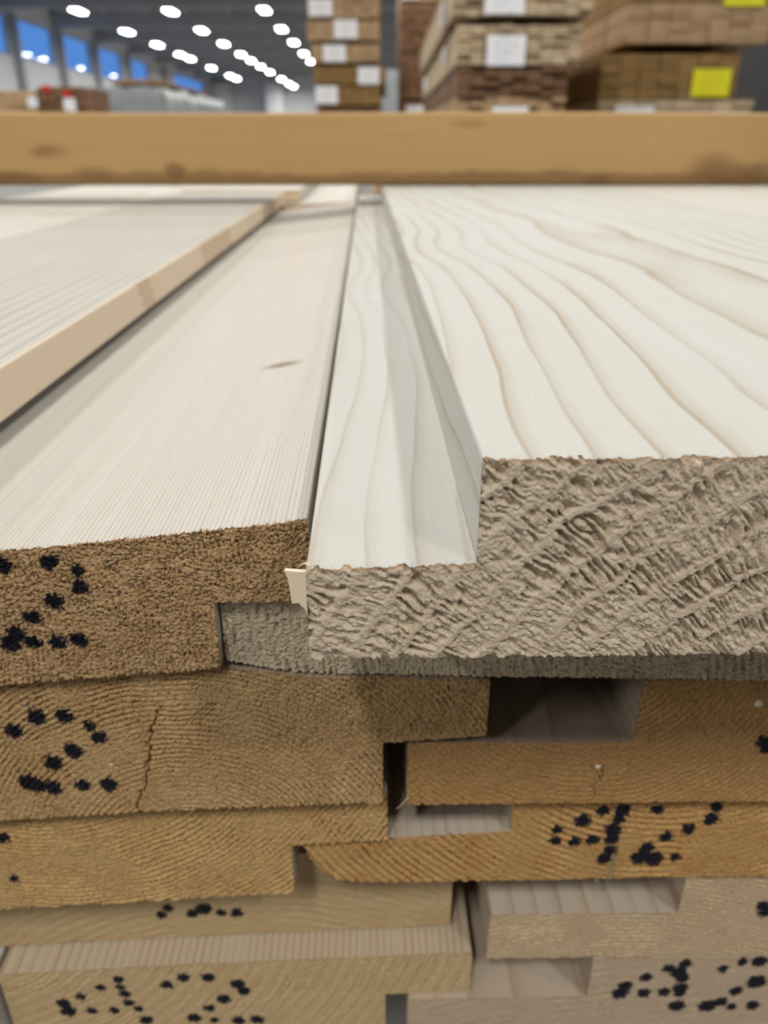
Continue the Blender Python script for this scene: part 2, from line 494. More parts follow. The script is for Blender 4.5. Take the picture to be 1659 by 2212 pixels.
def make_board(name, label, Y0, Y1, zones, mats, relief=None, vis=(-70, 95), res=0.16, ink=(), group=None, seed=1, rag=0.22, cracks=(), coarse=False):
    """zones: (x0, x1, top pts, bottom pts, rounded corners) left to right, mm; one continuous mesh, end at Y0"""
    cols = []           # per zone: xs, top, bottom
    for (x0, x1, tp, bp, rc) in zones:
        edge = [0.0, 0.12, 0.3, 0.55]
        xs = set([round(x0 + e, 3) for e in edge] + [round(x1 - e, 3) for e in edge])
        if coarse:
            xs |= set(np.round(np.linspace(x0, x1, 6), 3))
        else:
            a, b = max(x0, vis[0]), min(x1, vis[1])
            if b > a:
                xs |= set(np.round(np.linspace(a, b, max(2, int((b - a) / res))), 3))
            if relief is not None: xs |= set(np.round(np.arange(x0, min(x1, vis[0]), res * 3), 3)) | set(np.round(np.arange(max(x0, vis[1]), x1, res * 3), 3))
            xs |= set(np.round(np.linspace(x0, x1, 8), 3))
        xs = np.array(sorted(xs))
        xs = np.concatenate([[xs[0]], xs[1:][np.diff(xs) > 0.02]])
        top = polyf(tp, xs).astype(float); bot = polyf(bp, xs).astype(float)
        R = 0.55
        el = np.clip(R - (xs - x0), 0, R); er = np.clip(R - (x1 - xs), 0, R)
        dl = R - np.sqrt(np.maximum(R * R - el * el, 0)); dr = R - np.sqrt(np.maximum(R * R - er * er, 0))
        if 'tl' in rc: top -= dl
        if 'tr' in rc: top -= dr
        if 'bl' in rc: bot += dl
        if 'br' in rc: bot += dr
        cols.append((xs, top, bot))
    allz = np.concatenate([c[2] for c in cols]); zmin = allz.min()
    xmid = (zones[0][0] + zones[-1][1]) / 2
    org = (xmid, Y0, zmin)
    V = []; Fq = []; INK = []; RIM = []
    nv = 0
    def put(X, Y, Z, I=None, Rm=None):
        nonlocal nv
        a = np.stack([X - org[0], Y - org[1], Z - org[2]], -1).reshape(-1, 3) * 1e-3
        V.append(a); INK.append(np.zeros(len(a)) if I is None else I.reshape(-1)); RIM.append(np.zeros(len(a)) if Rm is None else Rm.reshape(-1))
        s = nv; nv += len(a)
        return s
    end_faces = []
    # ---- sawn end, one grid per zone
    rims = []
    for (xs, top, bot) in cols:
        H = float(np.max(top - bot))
        nr = 3 if coarse else max(6, int(H / res))
        t = np.linspace(0, 1, nr)[:, None]
        jt = rag * (fbm(xs / 0.55, xs * 0 + 3.1, seed + 5) - 0.35) + rag * 0.5 * (vn(xs / 0.16, xs * 0 + 9.7, seed + 6) - 0.5)
        jb = rag * 1.6 * (fbm(xs / 0.5, xs * 0 + 7.3, seed + 8) - 0.4) + rag * 0.8 * (vn(xs / 0.15, xs * 0 + 1.7, seed + 9) - 0.5)
        if coarse: jt = jt * 0; jb = jb * 0
        tt = top - jt; bb = bot + jb
        X = np.broadcast_to(xs[None, :], (nr, len(xs))).copy()
        Z = bb[None, :] + (tt - bb)[None, :] * t
        hgt = np.zeros_like(X); I = np.zeros_like(X)
        if relief is not None and not coarse:
            hgt = relief(X, Z, seed)
            for (pts, wd, dp) in cracks:
                dist = np.full(X.shape, 99.0)
                CXX = X + 1.1 * (fbm(X / 1.3, Z / 1.3, seed + 90) - 0.5) * 2; CZZ = Z + 0.6 * (fbm(X / 1.3, Z / 1.3, seed + 91) - 0.5) * 2
                for (p, q) in zip(pts[:-1], pts[1:]):
                    ex, ez = q[0] - p[0], q[1] - p[1]
                    tt_ = np.clip(((CXX - p[0]) * ex + (CZZ - p[1]) * ez) / (ex * ex + ez * ez), 0, 1)
                    dist = np.minimum(dist, np.hypot(CXX - p[0] - tt_ * ex, CZZ - p[1] - tt_ * ez))
                wob = wd * (0.4 + 1.2 * vn(X / 0.7, Z / 0.7, seed + 40))
                hgt = hgt - dp * (1 - sstep(wob * 0.4, wob, dist))
            wx = X + 0.8 * (fbm(X / 0.45, Z / 0.45, seed + 21) - 0.5) * 2 + 0.25 * (vn(X / 0.13, Z / 0.13, seed + 25) - 0.5) * 2
            wz = Z + 0.8 * (fbm(X / 0.45, Z / 0.45, seed + 22) - 0.5) * 2 + 0.25 * (vn(X / 0.13, Z / 0.13, seed + 26) - 0.5) * 2
            for (ix, iz, ir) in ink:
                dd = np.hypot(wx - ix, wz - iz)
                I = np.maximum(I, 1 - sstep(ir * 0.75, ir * 1.0, dd))
        Y = Y0 - hgt
        rim = 1 - sstep(0.05, 0.75, (tt[None, :] - Z) + 0.5 * (fbm(X / 0.5, Z / 0.5, seed + 95) - 0.5))
        s = put(X, Y, Z, I, rim)
        n = len(xs)
        a = s + (np.arange(nr - 1)[:, None] * n + np.arange(n - 1)[None, :])
        end_faces.append(np.stack([a, a + 1, a + 1 + n, a + n], -1).reshape(-1, 4))
        rims.append((xs, tt, bb, Y[-1], Y[0], X[:, 0], Z[:, 0], Y[:, 0], X[:, -1], Z[:, -1], Y[:, -1]))
    # ---- body loops
    def loop(first):
        px, pz, py = [], [], []
        def ext(x, z, y): px.append(np.asarray(x, float)); pz.append(np.asarray(z, float)); py.append(np.asarray(y, float))
        nz = len(cols)
        for k in range(nz):
            xs, top, bot = cols[k]
            r = rims[k]
            ext(xs, r[1] if first else top, r[3] if first else np.zeros(len(xs)))
        for k in reversed(range(nz)):
            xs, top, bot = cols[k]
            r = rims[k]
            ext(xs[::-1], (r[2] if first else bot)[::-1], r[4][::-1] if first else np.zeros(len(xs)))
        return np.concatenate(px), np.concatenate(pz), np.concatenate(py)
    px, pz, py = loop(True)
    qx, qz, _ = loop(False)
    n = len(px)
    s0 = put(px, py, pz)
    starts = [s0]
    step = [Y0 + 1.0] + list(np.geomspace(Y0 + 12, Y1 - 1, 5 if not coarse else 2)) + [Y1]
    for yy in step:
        starts.append(put(qx, np.full(n, float(yy)), qz))
    side = []
    for a, b in zip(starts[:-1], starts[1:]):
        i = np.arange(n); j = (i + 1) % n
        side.append(np.stack([a + i, b + i, b + j, a + j], -1))
    # far cap
    cap = []
    off = starts[-1]
    ntop = sum(len(c[0]) for c in cols)
    c0 = 0
    for (xs, _, _) in cols:
        m = len(xs)
        i = np.arange(m - 1)
        ti = off + c0 + i; bi = off + n - 1 - (c0 + i)
        cap.append(np.stack([ti, bi, bi - 1, ti + 1], -1))
        c0 += m
    ef = np.concatenate(end_faces); sf = np.concatenate(side); cf = np.concatenate(cap)
    faces = np.concatenate([ef, sf, cf]).astype(np.int32)
    mi = np.concatenate([np.ones(len(ef)), np.zeros(len(sf)), np.ones(len(cf))]).astype(np.int32)
    sm = np.concatenate([np.ones(len(ef), bool), np.zeros(len(sf) + len(cf), bool)])
    me = bpy.data.meshes.new(name)
    co = np.concatenate(V)
    me.vertices.add(len(co)); me.vertices.foreach_set('co', co.ravel())
    me.loops.add(faces.size); me.loops.foreach_set('vertex_index', faces.ravel())
    me.polygons.add(len(faces))
    me.polygons.foreach_set('loop_start', np.arange(0, faces.size, 4, dtype=np.int32))
    me.polygons.foreach_set('loop_total', np.full(len(faces), 4, dtype=np.int32))
    at = me.attributes.new('ink', 'FLOAT', 'POINT')
    at.data.foreach_set('value', np.concatenate(INK).astype(np.float32))
    at = me.attributes.new('rim', 'FLOAT', 'POINT')
    at.data.foreach_set('value', np.concatenate(RIM).astype(np.float32))
    me.update(calc_edges=True)
    long_p, end_p = mats
    me.materials.append(long_grain(name + '_long_grain', org, **long_p))
    me.materials.append(end_grain(name + '_end_grain', org, **end_p))
    me.polygons.foreach_set('material_index', mi)
    me.polygons.foreach_set('use_smooth', sm)
    me.validate()
    o = link('board', me, loc=pack_world(*org), rz=PACK_ROT, label=label, cat='board', group=group)
    BOARDS[name] = (o, org)
    return o

def blots(Y, lst):
    out = []
    for (px, py, r) in lst:
        x, z = pack_at(px, py, Y)
        x2, _ = pack_at(px + r, py, Y)
        out.append((x, z, abs(x2 - x) * 1.36))
    return out
def lines(Y, pts):
    return [pack_at(a, b, Y) for a, b in pts]

# ---- relief fields for the sawn ends (mm, positive towards the saw)
def rel_torn(pith, spacing, amp):
    def f(X, Z, seed):
        wx = X + 1.0 * (fbm(X / 6, Z / 6, seed) - 0.5) * 2
        wz = Z + 1.0 * (fbm(X / 6, Z / 6, seed + 3) - 0.5) * 2
        r = np.hypot(wx - pith[0], wz - pith[1]); s = np.arctan2(wz - pith[1], wx - pith[0]) * 95.0
        r2 = r + 1.0 * (fbm(X / 2.0, Z / 2.0, seed + 4) - 0.5)
        ph = (r2 / spacing) % 1.0
        late = sstep(0.66, 0.80, ph) * (1 - sstep(0.92, 1.0, ph)) * (0.6 + 0.4 * sstep(0.3, 0.6, fbm(s / 2.5, r / 2.0, seed + 77)))
        n = vn(s / 0.42 + 0.8 * (fbm(X / 1.2, Z / 1.2, seed + 10) - 0.5), r / 1.9, seed + 11)
        pocket = sstep(0.30, 0.72, n)
        deep = 0.35 + 0.9 * sstep(0.3, 0.75, fbm(s / 4.0, r / 3.5, seed + 13, 2))
        flake = sstep(0.55, 0.85, vn(s / 0.25, r / 0.7, seed + 17))
        grit = fbm(X / 0.36, Z / 0.36, seed + 15, 3) - 0.5
        h = (1 - late) * amp * (-1.15 * pocket * deep + 0.35 * flake) + 0.38 * grit + 0.10 * late
        return h
    return f
def rel_fine(pith, spacing, ring=0.16, grit=0.16, bead=0.9, big=0.12, cell=0.0, cs=0.9, ray=0.0):
    def f(X, Z, seed):
        wx = X + 0.9 * (fbm(X / 9, Z / 9, seed) - 0.5) * 2 + 0.12 * (fbm(X / 0.6, Z / 0.6, seed + 1) - 0.5) * 2
        wz = Z + 0.9 * (fbm(X / 9, Z / 9, seed + 3) - 0.5) * 2 + 0.12 * (fbm(X / 0.6, Z / 0.6, seed + 2) - 0.5) * 2
        r = np.hypot(wx - pith[0], wz - pith[1]); s = np.arctan2(wz - pith[1], wx - pith[0]) * 40.0
        ph = (r / spacing) % 1.0
        prof = np.sin(ph * 2 * np.pi)
        msk = 0.1 + 1.2 * sstep(0.35, 0.68, fbm(X / 8.0, Z / 6.0, seed + 61, 2))
        h = 0.9 * ring * msk * prof * (0.1 + 1.3 * vn(s / (bead * 0.6), r / spacing, seed + 11))
        pit = sstep(0.60, 0.80, vn(s / (bead * 0.38), r / (spacing * 0.42), seed + 71)) * sstep(-0.2, 0.5, -prof)
        h = h - 2.6 * ring * pit * msk
        h = h + 1.5 * grit * 2 * (fbm(X / 0.30, Z / 0.30, seed + 15, 3) - 0.5)
        h = h - 2.2 * grit * sstep(0.70, 0.85, vn(X / 0.33 + 5, Z / 0.26, seed + 81))
        h = h + big * 2 * (fbm(X / 3.0, Z / 3.0, seed + 19, 2) - 0.5)
        if cell:
            qx = X + 0.35 * (fbm(X / 0.8, Z / 0.8, seed + 31) - 0.5) * 2
            qz = Z + 0.35 * (fbm(X / 0.8, Z / 0.8, seed + 32) - 0.5) * 2
            f1, f2 = worley(qx / cs, qz / (cs * 1.4), seed + 33)
            mask = sstep(0.35, 0.6, fbm(X / 2.2, Z / 2.2, seed + 36, 2))
            h = h + cell * (-(1 - sstep(0.0, 0.13, f2 - f1)) * mask + 0.2 * (0.6 - f1))
        if ray:
            h = h + ray * (vn(X / 0.8, Z / 3.4, seed + 51) - 0.5) * 2 * sstep(-32, -24, X) * sstep(-70, -64, Z)
        return h
    return f

CREAM = (0.80, 0.735, 0.635)
TAN = (0.63, 0.47, 0.32)
def longp(pith, spacing, early=CREAM, late=TAN, **k):
    return dict(pith=pith, spacing=spacing, early=early, late=late, **k)
def endp(pith, spacing, early, late, **k):
    return dict(pith=pith, spacing=spacing, early=early, late=late, **k)
ALL4 = ('tl', 'tr', 'bl', 'br')
SEAM = 815.0

# ---- layer 1, right: the big board nearest the lens
pA = (87, -108)
D = 83.0
drift = [(60, 0), (1.03 * D, 0), (1.56 * D, 0.04 * D), (2.36 * D, 0.075 * D), (2.8 * D, 0.06 * D), (3.47 * D, 0.0), (4.1 * D, 0.045 * D), (4.8 * D, 0.02 * D), (6 * D, -0.06 * D), (9 * D, -0.2 * D)]
make_board('top_right', 'large pale topmost board with coarse torn end grain and a stepped edge', D, SEAM,
    [(-8.0, 13.3, [(-8, -47.8), (13.3, -47.2)], [(-8, -61.5), (60, -61.6)], ('tl', 'bl')),
     (13.3, 190, [(13.3, -33.3), (190, -33.2)], [(-8, -61.5), (60, -61.6)], ('tl', 'tr', 'br'))],
    (longp(pA, 5.1, (0.725, 0.71, 0.645), (0.50, 0.39, 0.265), strength=0.95, drift=drift, wob=0.9, width=0.18, specks=1.0, streak=0.02, bump=0.00006, stretch=0.010, tint=(0.74, 0.725, 0.68)),
     endp(pA, 5.1, (0.82, 0.71, 0.57), (0.69, 0.57, 0.45), strength=0.6, wob=0.9, mottle=0.35, hi=(0.90, 0.83, 0.69))),
    relief=rel_torn(pA, 5.1, 0.8), vis=(-9, 58), res=0.125, seed=3, rag=0.35)

# ---- layer 2
p = (120, -75)
make_board('second_right', 'greyish board with half-lap tongue beneath the topmost board', 111.5, SEAM + 40,
    [(-25.5, -9.0, [(-25.5, -69.9), (-9.0, -70.5)], [(-25.5, -82.6), (-19, -84.2), (-12, -85.5), (8, -86.4)], ('tl', 'bl')),
     (-9.0, 178, [(-9.0, -61.9), (178, -62.1)], [(-12, -85.5), (8, -86.4), (73, -88.7), (178, -89.2)], ('tr', 'br'))],
    (longp(p, 1.5), endp(p, 1.5, (0.84, 0.735, 0.575), (0.62, 0.49, 0.335), strength=0.5, wob=0.5, mottle=0.4, hi=(0.82, 0.76, 0.64))),
    relief=rel_fine(p, 1.5, 0.16, 0.2, 2.0), vis=(-27, 78), seed=11, rag=0.4)

p = (-190, -72)
sx, sy = pack_on(610, 783, -54.6)
make_board('second_left', 'fine-grained board with a dotted 2 on its brown end beside the stepped board', 109, SEAM + 5,
    [(-122, -25.9, [(-122, -64.0), (-59, -58.8), (-36.6, -56.7), (-9.7, -53.7)], [(-122, -89.6), (-64.6, -85.4), (-25.9, -82.4)], ('tl', 'bl', 'br')),
     (-25.9, -9.7, [(-59, -58.8), (-36.6, -56.7), (-9.7, -53.7)], [(-25.9, -69.1), (-9.7, -68.7)], ('tr', 'br'))],
    (longp(p, 0.85, (0.80, 0.76, 0.685), (0.57, 0.485, 0.38), strength=0.8, wob=0.8, width=0.40, streak=0.05, bump=0.00014, stretch=0.004,
           spots=[(sx, sy, 6.5, 3.2, 0.25, (0.20, 0.12, 0.08), 0.9), (sx - 16, sy + 260, 3.0, 90, 0.0, (0.62, 0.47, 0.33), 0.5)]),
     endp(p, 1.05, (0.68, 0.47, 0.26), (0.52, 0.30, 0.13), strength=0.35, wob=0.5, mottle=0.55, hi=(0.76, 0.60, 0.40))),
    relief=rel_fine(p, 1.05, 0.1, 0.26, 1.0, 0.25, cell=0.7, cs=0.7, ray=0.3), vis=(-68, -9), res=0.14, seed=23, rag=0.36,
    ink=blots(109, [(8, 1222, 18), (106, 1215, 17), (168, 1232, 14), (172, 1268, 17), (117, 1300, 18), (70, 1333, 16), (34, 1372, 19), (22, 1392, 19), (72, 1388, 16), (125, 1388, 17), (170, 1384, 17)]))

# ---- layer 3
p = (-36, -131)
make_board('third_left', 'orange-brown board with a dotted 2 and curved rings, second in the left stack', 111.4, 880,
    [(-122, 2.2, [(-122, -90.2), (-64.6, -86.0), (-26, -83.9), (-12, -86.2), (21.5, -87.6)], [(-122, -123.6), (-73.2, -120.4), (-45, -118.6), (2.2, -117.2)], ('tl', 'bl', 'br')),
     (2.2, 21.6, [(-12, -86.2), (21.5, -87.6)], [(2.2, -102.1), (21.6, -100.7)], ('tr', 'br'))],
    (longp(p, 1.5, (0.62, 0.50, 0.37), (0.45, 0.33, 0.22)), endp(p, 1.15, (0.67, 0.465, 0.24), (0.44, 0.245, 0.10), strength=0.6, wob=0.4, mottle=0.45, hi=(0.80, 0.61, 0.36))),
    relief=rel_fine(p, 1.15, 0.17, 0.16, 0.8, 0.15, cell=0.22, cs=0.7), vis=(-76, 23), seed=31, rag=0.3,
    cracks=[(lines(111.4, [(345, 1530), (318, 1600), (320, 1650), (312, 1700), (300, 1750), (306, 1765)]), 0.32, 1.6)],
    ink=blots(111.4, [(30, 1579, 17), (79, 1550, 18), (140, 1548, 17), (194, 1568, 13), (214, 1594, 15), (159, 1622, 19), (116, 1650, 18), (62, 1690, 19), (80, 1697, 18), (113, 1702, 18), (179, 1697, 15), (236, 1695, 17)]))
p = (42, -84)
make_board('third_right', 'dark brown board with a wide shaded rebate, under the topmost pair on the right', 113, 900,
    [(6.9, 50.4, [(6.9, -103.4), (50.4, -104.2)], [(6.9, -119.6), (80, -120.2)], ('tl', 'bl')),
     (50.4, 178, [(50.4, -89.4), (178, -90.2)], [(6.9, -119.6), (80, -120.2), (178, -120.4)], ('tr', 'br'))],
    (longp(p, 3.0, (0.50, 0.41, 0.32), (0.36, 0.27, 0.19)), endp(p, 1.3, (0.55, 0.335, 0.145), (0.40, 0.21, 0.075), strength=0.6, wob=0.5, mottle=0.35, hi=(0.56, 0.38, 0.20))),  # long-grain colour darkened to carry the shade inside the rebate
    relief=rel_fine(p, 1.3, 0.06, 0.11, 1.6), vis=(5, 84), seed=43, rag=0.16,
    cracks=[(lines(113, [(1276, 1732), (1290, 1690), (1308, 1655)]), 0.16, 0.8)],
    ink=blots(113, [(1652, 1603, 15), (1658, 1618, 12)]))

# ---- layer 4
p = (-66, -90)
make_board('fourth_left', 'golden-brown board with two ink dots and slanting ridged rings, third in the left stack', 115, 900,
    [(-122, -16.9, [(-122, -124.8), (-73, -121.6), (2.9, -118.6)], [(-122, -153.0), (-81, -150.7), (-17, -147.2)], ('tl', 'bl', 'br')),
     (-16.9, 3.2, [(-73, -121.6), (2.9, -118.6)], [(-16.5, -132.9), (3.2, -131.6)], ('tr', 'br'))],
    (longp(p, 1.5, (0.64, 0.52, 0.39), (0.46, 0.34, 0.23)), endp(p, 1.25, (0.70, 0.475, 0.225), (0.50, 0.285, 0.105), strength=0.5, wob=0.4, mottle=0.4, hi=(0.82, 0.62, 0.34))),
    relief=rel_fine(p, 1.25, 0.2, 0.15, 0.9, 0.15), vis=(-82, 5), seed=53, rag=0.35,
    ink=blots(115, [(8, 1811, 14), (32, 1899, 10)]))
p = (62, -92)
make_board('fourth_right', 'orange board with rounded lower corner and a dotted 42, third in the right stack', 116.2, 900,
    [(-14.8, 29.2, [(-14.8, -133.6), (3.5, -132.4), (29.2, -131.0)], [(-14.8, -134.6), (-13.2, -138.5), (-10.5, -142.4), (-7.6, -144.6), (-4.5, -145.6), (6, -146.0), (87, -146.2)], ()),
     (29.2, 178, [(29.2, -120.8), (178, -121.0)], [(-4.5, -145.6), (6, -146.0), (87, -146.2), (178, -146.4)], ('tr', 'br'))],
    (longp(p, 2.2, (0.66, 0.56, 0.45), (0.50, 0.38, 0.27)), endp(p, 1.7, (0.66, 0.42, 0.18), (0.48, 0.23, 0.07), strength=0.7, wob=0.6, mottle=0.4, hi=(0.66, 0.48, 0.26))),
    relief=rel_fine(p, 1.7, 0.2, 0.12, 1.4), vis=(-16, 92), seed=61, rag=0.22,
    ink=blots(116.2, [(1304, 1752, 13), (1346, 1751, 15), (1258, 1774, 16), (1336, 1771, 12), (1324, 1793, 17), (1204, 1793, 12), (1199, 1816, 11), (1242, 1818, 12), (1280, 1815, 14), (1321, 1813, 14), (1317, 1838, 13), (1304, 1855, 14), (1422, 1749, 13), (1548, 1744, 12), (1536, 1769, 15), (1486, 1791, 14), (1439, 1808, 13), (1396, 1833, 15), (1381, 1853, 17), (1413, 1855, 18), (1457, 1853, 11)]))

# ---- layer 5
p = (-30, -250)
make_board('fifth_left', 'smooth tan board with a row of ink dots, set back, fourth in the left stack', 126, 900,
    [(-122, 19.0, [(-122, -153.8), (-81, -151.5), (-17, -148.0), (19, -147.4)], [(-122, -180.4), (-92, -178.6), (-46, -176.2), (19, -173.8)], ALL4)],
    (longp(p, 1.5), endp(p, 2.6, (0.64, 0.485, 0.29), (0.52, 0.355, 0.185), strength=0.4, wob=0.8, mottle=0.3, hi=(0.72, 0.58, 0.38))),
    relief=rel_fine(p, 2.6, 0.04, 0.07, 2.0), vis=(-92, 20), seed=71, rag=0.1,
    ink=blots(126, [(364, 1962, 11), (349, 1977, 10), (415, 1974, 12), (439, 1963, 16), (478, 1972, 10), (511, 1972, 12)]))
p = (60, -240)
make_board('fifth_right', 'pale tan board with wide open rebate and even rings, fourth in the right stack', 117.9, 900,
    [(26.8, 70.2, [(26.8, -159.4), (70.2, -159.9)], [(26.8, -175.0), (95, -175.4)], ('tl', 'bl')),
     (70.2, 178, [(70.2, -147.0), (178, -147.2)], [(26.8, -175.0), (95, -175.4), (178, -175.5)], ('tr', 'br'))],
    (longp((-70, -195), 5.2, (0.66, 0.55, 0.43), (0.48, 0.34, 0.22), strength=0.95), endp(p, 1.4, (0.69, 0.54, 0.365), (0.52, 0.375, 0.225), strength=0.55, wob=0.6, mottle=0.35, hi=(0.78, 0.66, 0.50))),
    relief=rel_fine(p, 1.4, 0.1, 0.1, 1.2), vis=(26, 98), seed=79, rag=0.2,
    ink=blots(117.9, [(1648, 1958, 14), (1651, 1972, 13)]))

# ---- layer 6
p = (-110, -140)
make_board('sixth_left', 'pale board with a dotted 42 and bare planed top strip, fifth in the left stack', 119.4, 900,
    [(-90.0, 2.9, [(-90, -179.4), (-56, -177.4), (-23, -176.2), (23.6, -174.6)], [(-90, -205), (2.9, -205)], ('tl', 'bl', 'br')),
     (2.9, 23.7, [(-56, -177.4), (-23, -176.2), (23.6, -174.6)], [(2.9, -190.0), (23.7, -189.4)], ('tr', 'br'))],
    (longp(p, 1.6, (0.70, 0.58, 0.42), (0.50, 0.34, 0.20), strength=0.95, wob=0.5, width=0.35), endp(p, 3.2, (0.70, 0.53, 0.32), (0.54, 0.375, 0.20), strength=0.55, wob=0.9, mottle=0.3, hi=(0.78, 0.64, 0.44))),
    relief=rel_fine(p, 1.6, 0.08, 0.09, 1.6), vis=(-91, 25), seed=83, rag=0.16,
    ink=blots(119.4, [(255, 2116, 11), (260, 2133, 9), (218, 2134, 10), (174, 2154, 10), (270, 2148, 11), (278, 2166, 11), (299, 2180, 9), (137, 2168, 14), (147, 2185, 15), (197, 2184, 11), (246, 2183, 10), (316, 2204, 13), (361, 2128, 12), (397, 2112, 12), (449, 2112, 13), (513, 2126, 14), (527, 2141, 13), (484, 2158, 13), (452, 2178, 11), (419, 2199, 14), (464, 2204, 9), (515, 2205, 12), (555, 2202, 13)]))
p = (70, -320)
make_board('sixth_right', 'pale pinkish board with a bold dotted 42, fifth in the right stack', 118, 900,
    [(8.4, 52.6, [(8.4, -189.9), (52.6, -190.2)], [(8.4, -205), (95, -205)], ('tl', 'bl')),
     (52.6, 178, [(52.6, -176.2), (178, -176.2)], [(8.4, -205), (178, -205)], ('tr', 'br'))],
    (longp(p, 3.0, (0.66, 0.53, 0.41), (0.52, 0.37, 0.25)), endp(p, 3.0, (0.62, 0.49, 0.365), (0.52, 0.395, 0.27), strength=0.35, wob=0.8, mottle=0.25, hi=(0.66, 0.56, 0.43))),
    relief=rel_fine(p, 3.0, 0.04, 0.07, 1.6), vis=(7, 98), seed=91, rag=0.14,
    ink=blots(118, [(1481, 2081, 12), (1444, 2092, 12), (1466, 2099, 16), (1474, 2113, 13), (1396, 2111, 12), (1469, 2135, 15), (1469, 2145, 12), (1351, 2130, 14), (1339, 2146, 16), (1391, 2145, 13), (1434, 2143, 12), (1462, 2173, 16), (1605, 2077, 11), (1641, 2077, 15), (1562, 2094, 10), (1634, 2121, 19), (1590, 2141, 13), (1555, 2165, 13), (1528, 2173, 17), (1580, 2175, 10), (1626, 2172, 13)]))

# ---- layer 1, left: thin-lipped board on the marked board, finger jointed along its edge
p = (-170, -150)
segc = (0.56, 0.41, 0.275)
_, y1s = pack_on(235, 690, -52); _, y2s = pack_on(300, 660, -50)
_, y3s = pack_on(405, 575, -52); _, y4s = pack_on(490, 525, -52)
p = (-420, -56)
make_board('top_left', 'cream board with a finger-jointed edge lying on the fine-grained marked board', 88, 850,
    [(-190, -105, [(-190, -46.5), (-83, -46.0)], [(-190, -68.6), (-105, -62.1)], ('tl', 'bl')),
     (-105, -83, [(-190, -46.5), (-83, -46.0)], [(-105, -57.6), (-83, -57.4)], ('tr', 'br'))],
    (longp(p, 5.0, (0.69, 0.66, 0.585), (0.45, 0.395, 0.32), strength=0.95, wob=1.6, width=0.4, streak=0.03, stretch=0.003,
           segs=[(0, 2000, 0.0, (0.74, 0.60, 0.445), 0.9), (y1s, y2s + 4, 0.7, segc, 0.75), (y3s, y4s, 0.7, segc, 0.7)]),
     endp(p, 2.9, (0.6, 0.47, 0.33), (0.5, 0.38, 0.26))), coarse=True, seed=101)

# ---- boards butted behind the seam and to both sides (seen far along the pile)
def simple(name, label, x0, x1, zt, zb, Y0, Y1, seed, tilt=0.0, pith=None, ends=((0.55, 0.40, 0.23), (0.42, 0.27, 0.13))):
    p = pith or ((x0 + x1) / 2 + 40, zb - 60)
    make_board(name, label, Y0, Y1, [(x0, x1, [(x0, zt - tilt), (x1, zt)], [(x0, zb - tilt), (x1, zb)], ALL4)],
        (longp(p, 2.6, (0.77, 0.745, 0.67)), endp(p, 1.5, *ends)), coarse=True, seed=seed)
simple('behind_right', 'pale board continuing the stepped topmost board behind the cross beam', 8, 190, -33.3, -61.6, SEAM + 16, 1500, 111)
simple('behind_left', 'pale board butted against the far end of the fine-grained marked board', -118, -12, -54.6, -82.8, SEAM + 25, 1500, 112, 6.0)
simple('behind_top_left', 'cream board beyond the far end of the finger-jointed board', -190, -70, -45.6, -56.8, 868, 1500, 113, ends=((0.74, 0.64, 0.48), (0.66, 0.54, 0.38)))
simple('outer_top_right', 'pale board right of the large topmost board, under the cross beam', 191.5, 330, -33.3, -61.8, 96, 1480, 114, 0)
simple('outer_top_left', 'pale board left of the finger-jointed board, under the cross beam', -330, -191.5, -46.6, -69.5, 110, 1480, 115, 0)
zl = [(-69.6, -90.4, 116), (-91.0, -124.6, 118), (-125.0, -153.4, 112), (-154.0, -180.6, 121)]
words = ['second', 'third', 'fourth', 'fifth']
for k, (a, b, Y) in enumerate(zl):
    simple('outer_left_%d' % k, 'plain pine board at the left rim of the pile, %s layer down' % words[k], -330, -123.5, a, b, Y, 900, 120 + k)
simple('outer_left_4', 'plain pine board at the left rim of the pile, lowest layer', -330, -92, -181.2, -205, 117, 900, 125)
zr = [(-62.2, -90.4, 118), (-91.6, -120.4, 116), (-121.2, -146.4, 121), (-147.4, -175.5, 119), (-176.4, -205, 123)]
for k, (a, b, Y) in enumerate(zr):
    simple('outer_right_%d' % k, 'plain pine board at the right rim of the pile, %s layer down' % (words + ['lowest'])[k], 179.5, 330, a, b, Y, 900, 130 + k)

# ---- bearers under the pile and the cross beam on top
def beam_material(name, early, late, origin):
    N = NT(name)
    tc = N.n('ShaderNodeTexCoord').outputs['Object']
    P = N.vmul(tc, (1000, 1000, 1000))
    sp = N.n('ShaderNodeSeparateXYZ'); N.put(sp.inputs[0], P)
    st = N.noise(N.vmul(P, (0.01, 0.2, 0.2)), 1.0, 3, 0.6)
    col = N.mix(st, late, early)
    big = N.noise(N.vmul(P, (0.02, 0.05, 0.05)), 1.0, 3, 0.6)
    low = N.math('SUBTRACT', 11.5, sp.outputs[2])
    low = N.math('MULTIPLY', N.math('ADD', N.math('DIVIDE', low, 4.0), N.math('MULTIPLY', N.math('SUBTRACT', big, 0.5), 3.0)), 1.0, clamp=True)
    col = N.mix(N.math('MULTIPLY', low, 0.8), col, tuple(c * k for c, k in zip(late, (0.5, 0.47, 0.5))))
    for (kx, kz, rx, rz, amt) in origin:
        a = N.math('DIVIDE', N.math('SUBTRACT', sp.outputs[0], kx), rx)
        b = N.math('DIVIDE', N.math('SUBTRACT', sp.outputs[2], kz), rz)
        dd = N.math('SQRT', N.math('ADD', N.math('MULTIPLY', a, a), N.math('MULTIPLY', b, b)))
        dd = N.math('ADD', dd, N.math('MULTIPLY', N.math('SUBTRACT', big, 0.5), 1.6))
        m = N.math('MULTIPLY', N.math('SUBTRACT', 1.0, dd, clamp=True), 1.8 * amt, clamp=True)
        col = N.mix(N.math('MINIMUM', m, amt), col, (0.20, 0.105, 0.04))
    N.bsdf(col, 0.6, N.bump(st, 0.0003), 0.3)
    return N.m

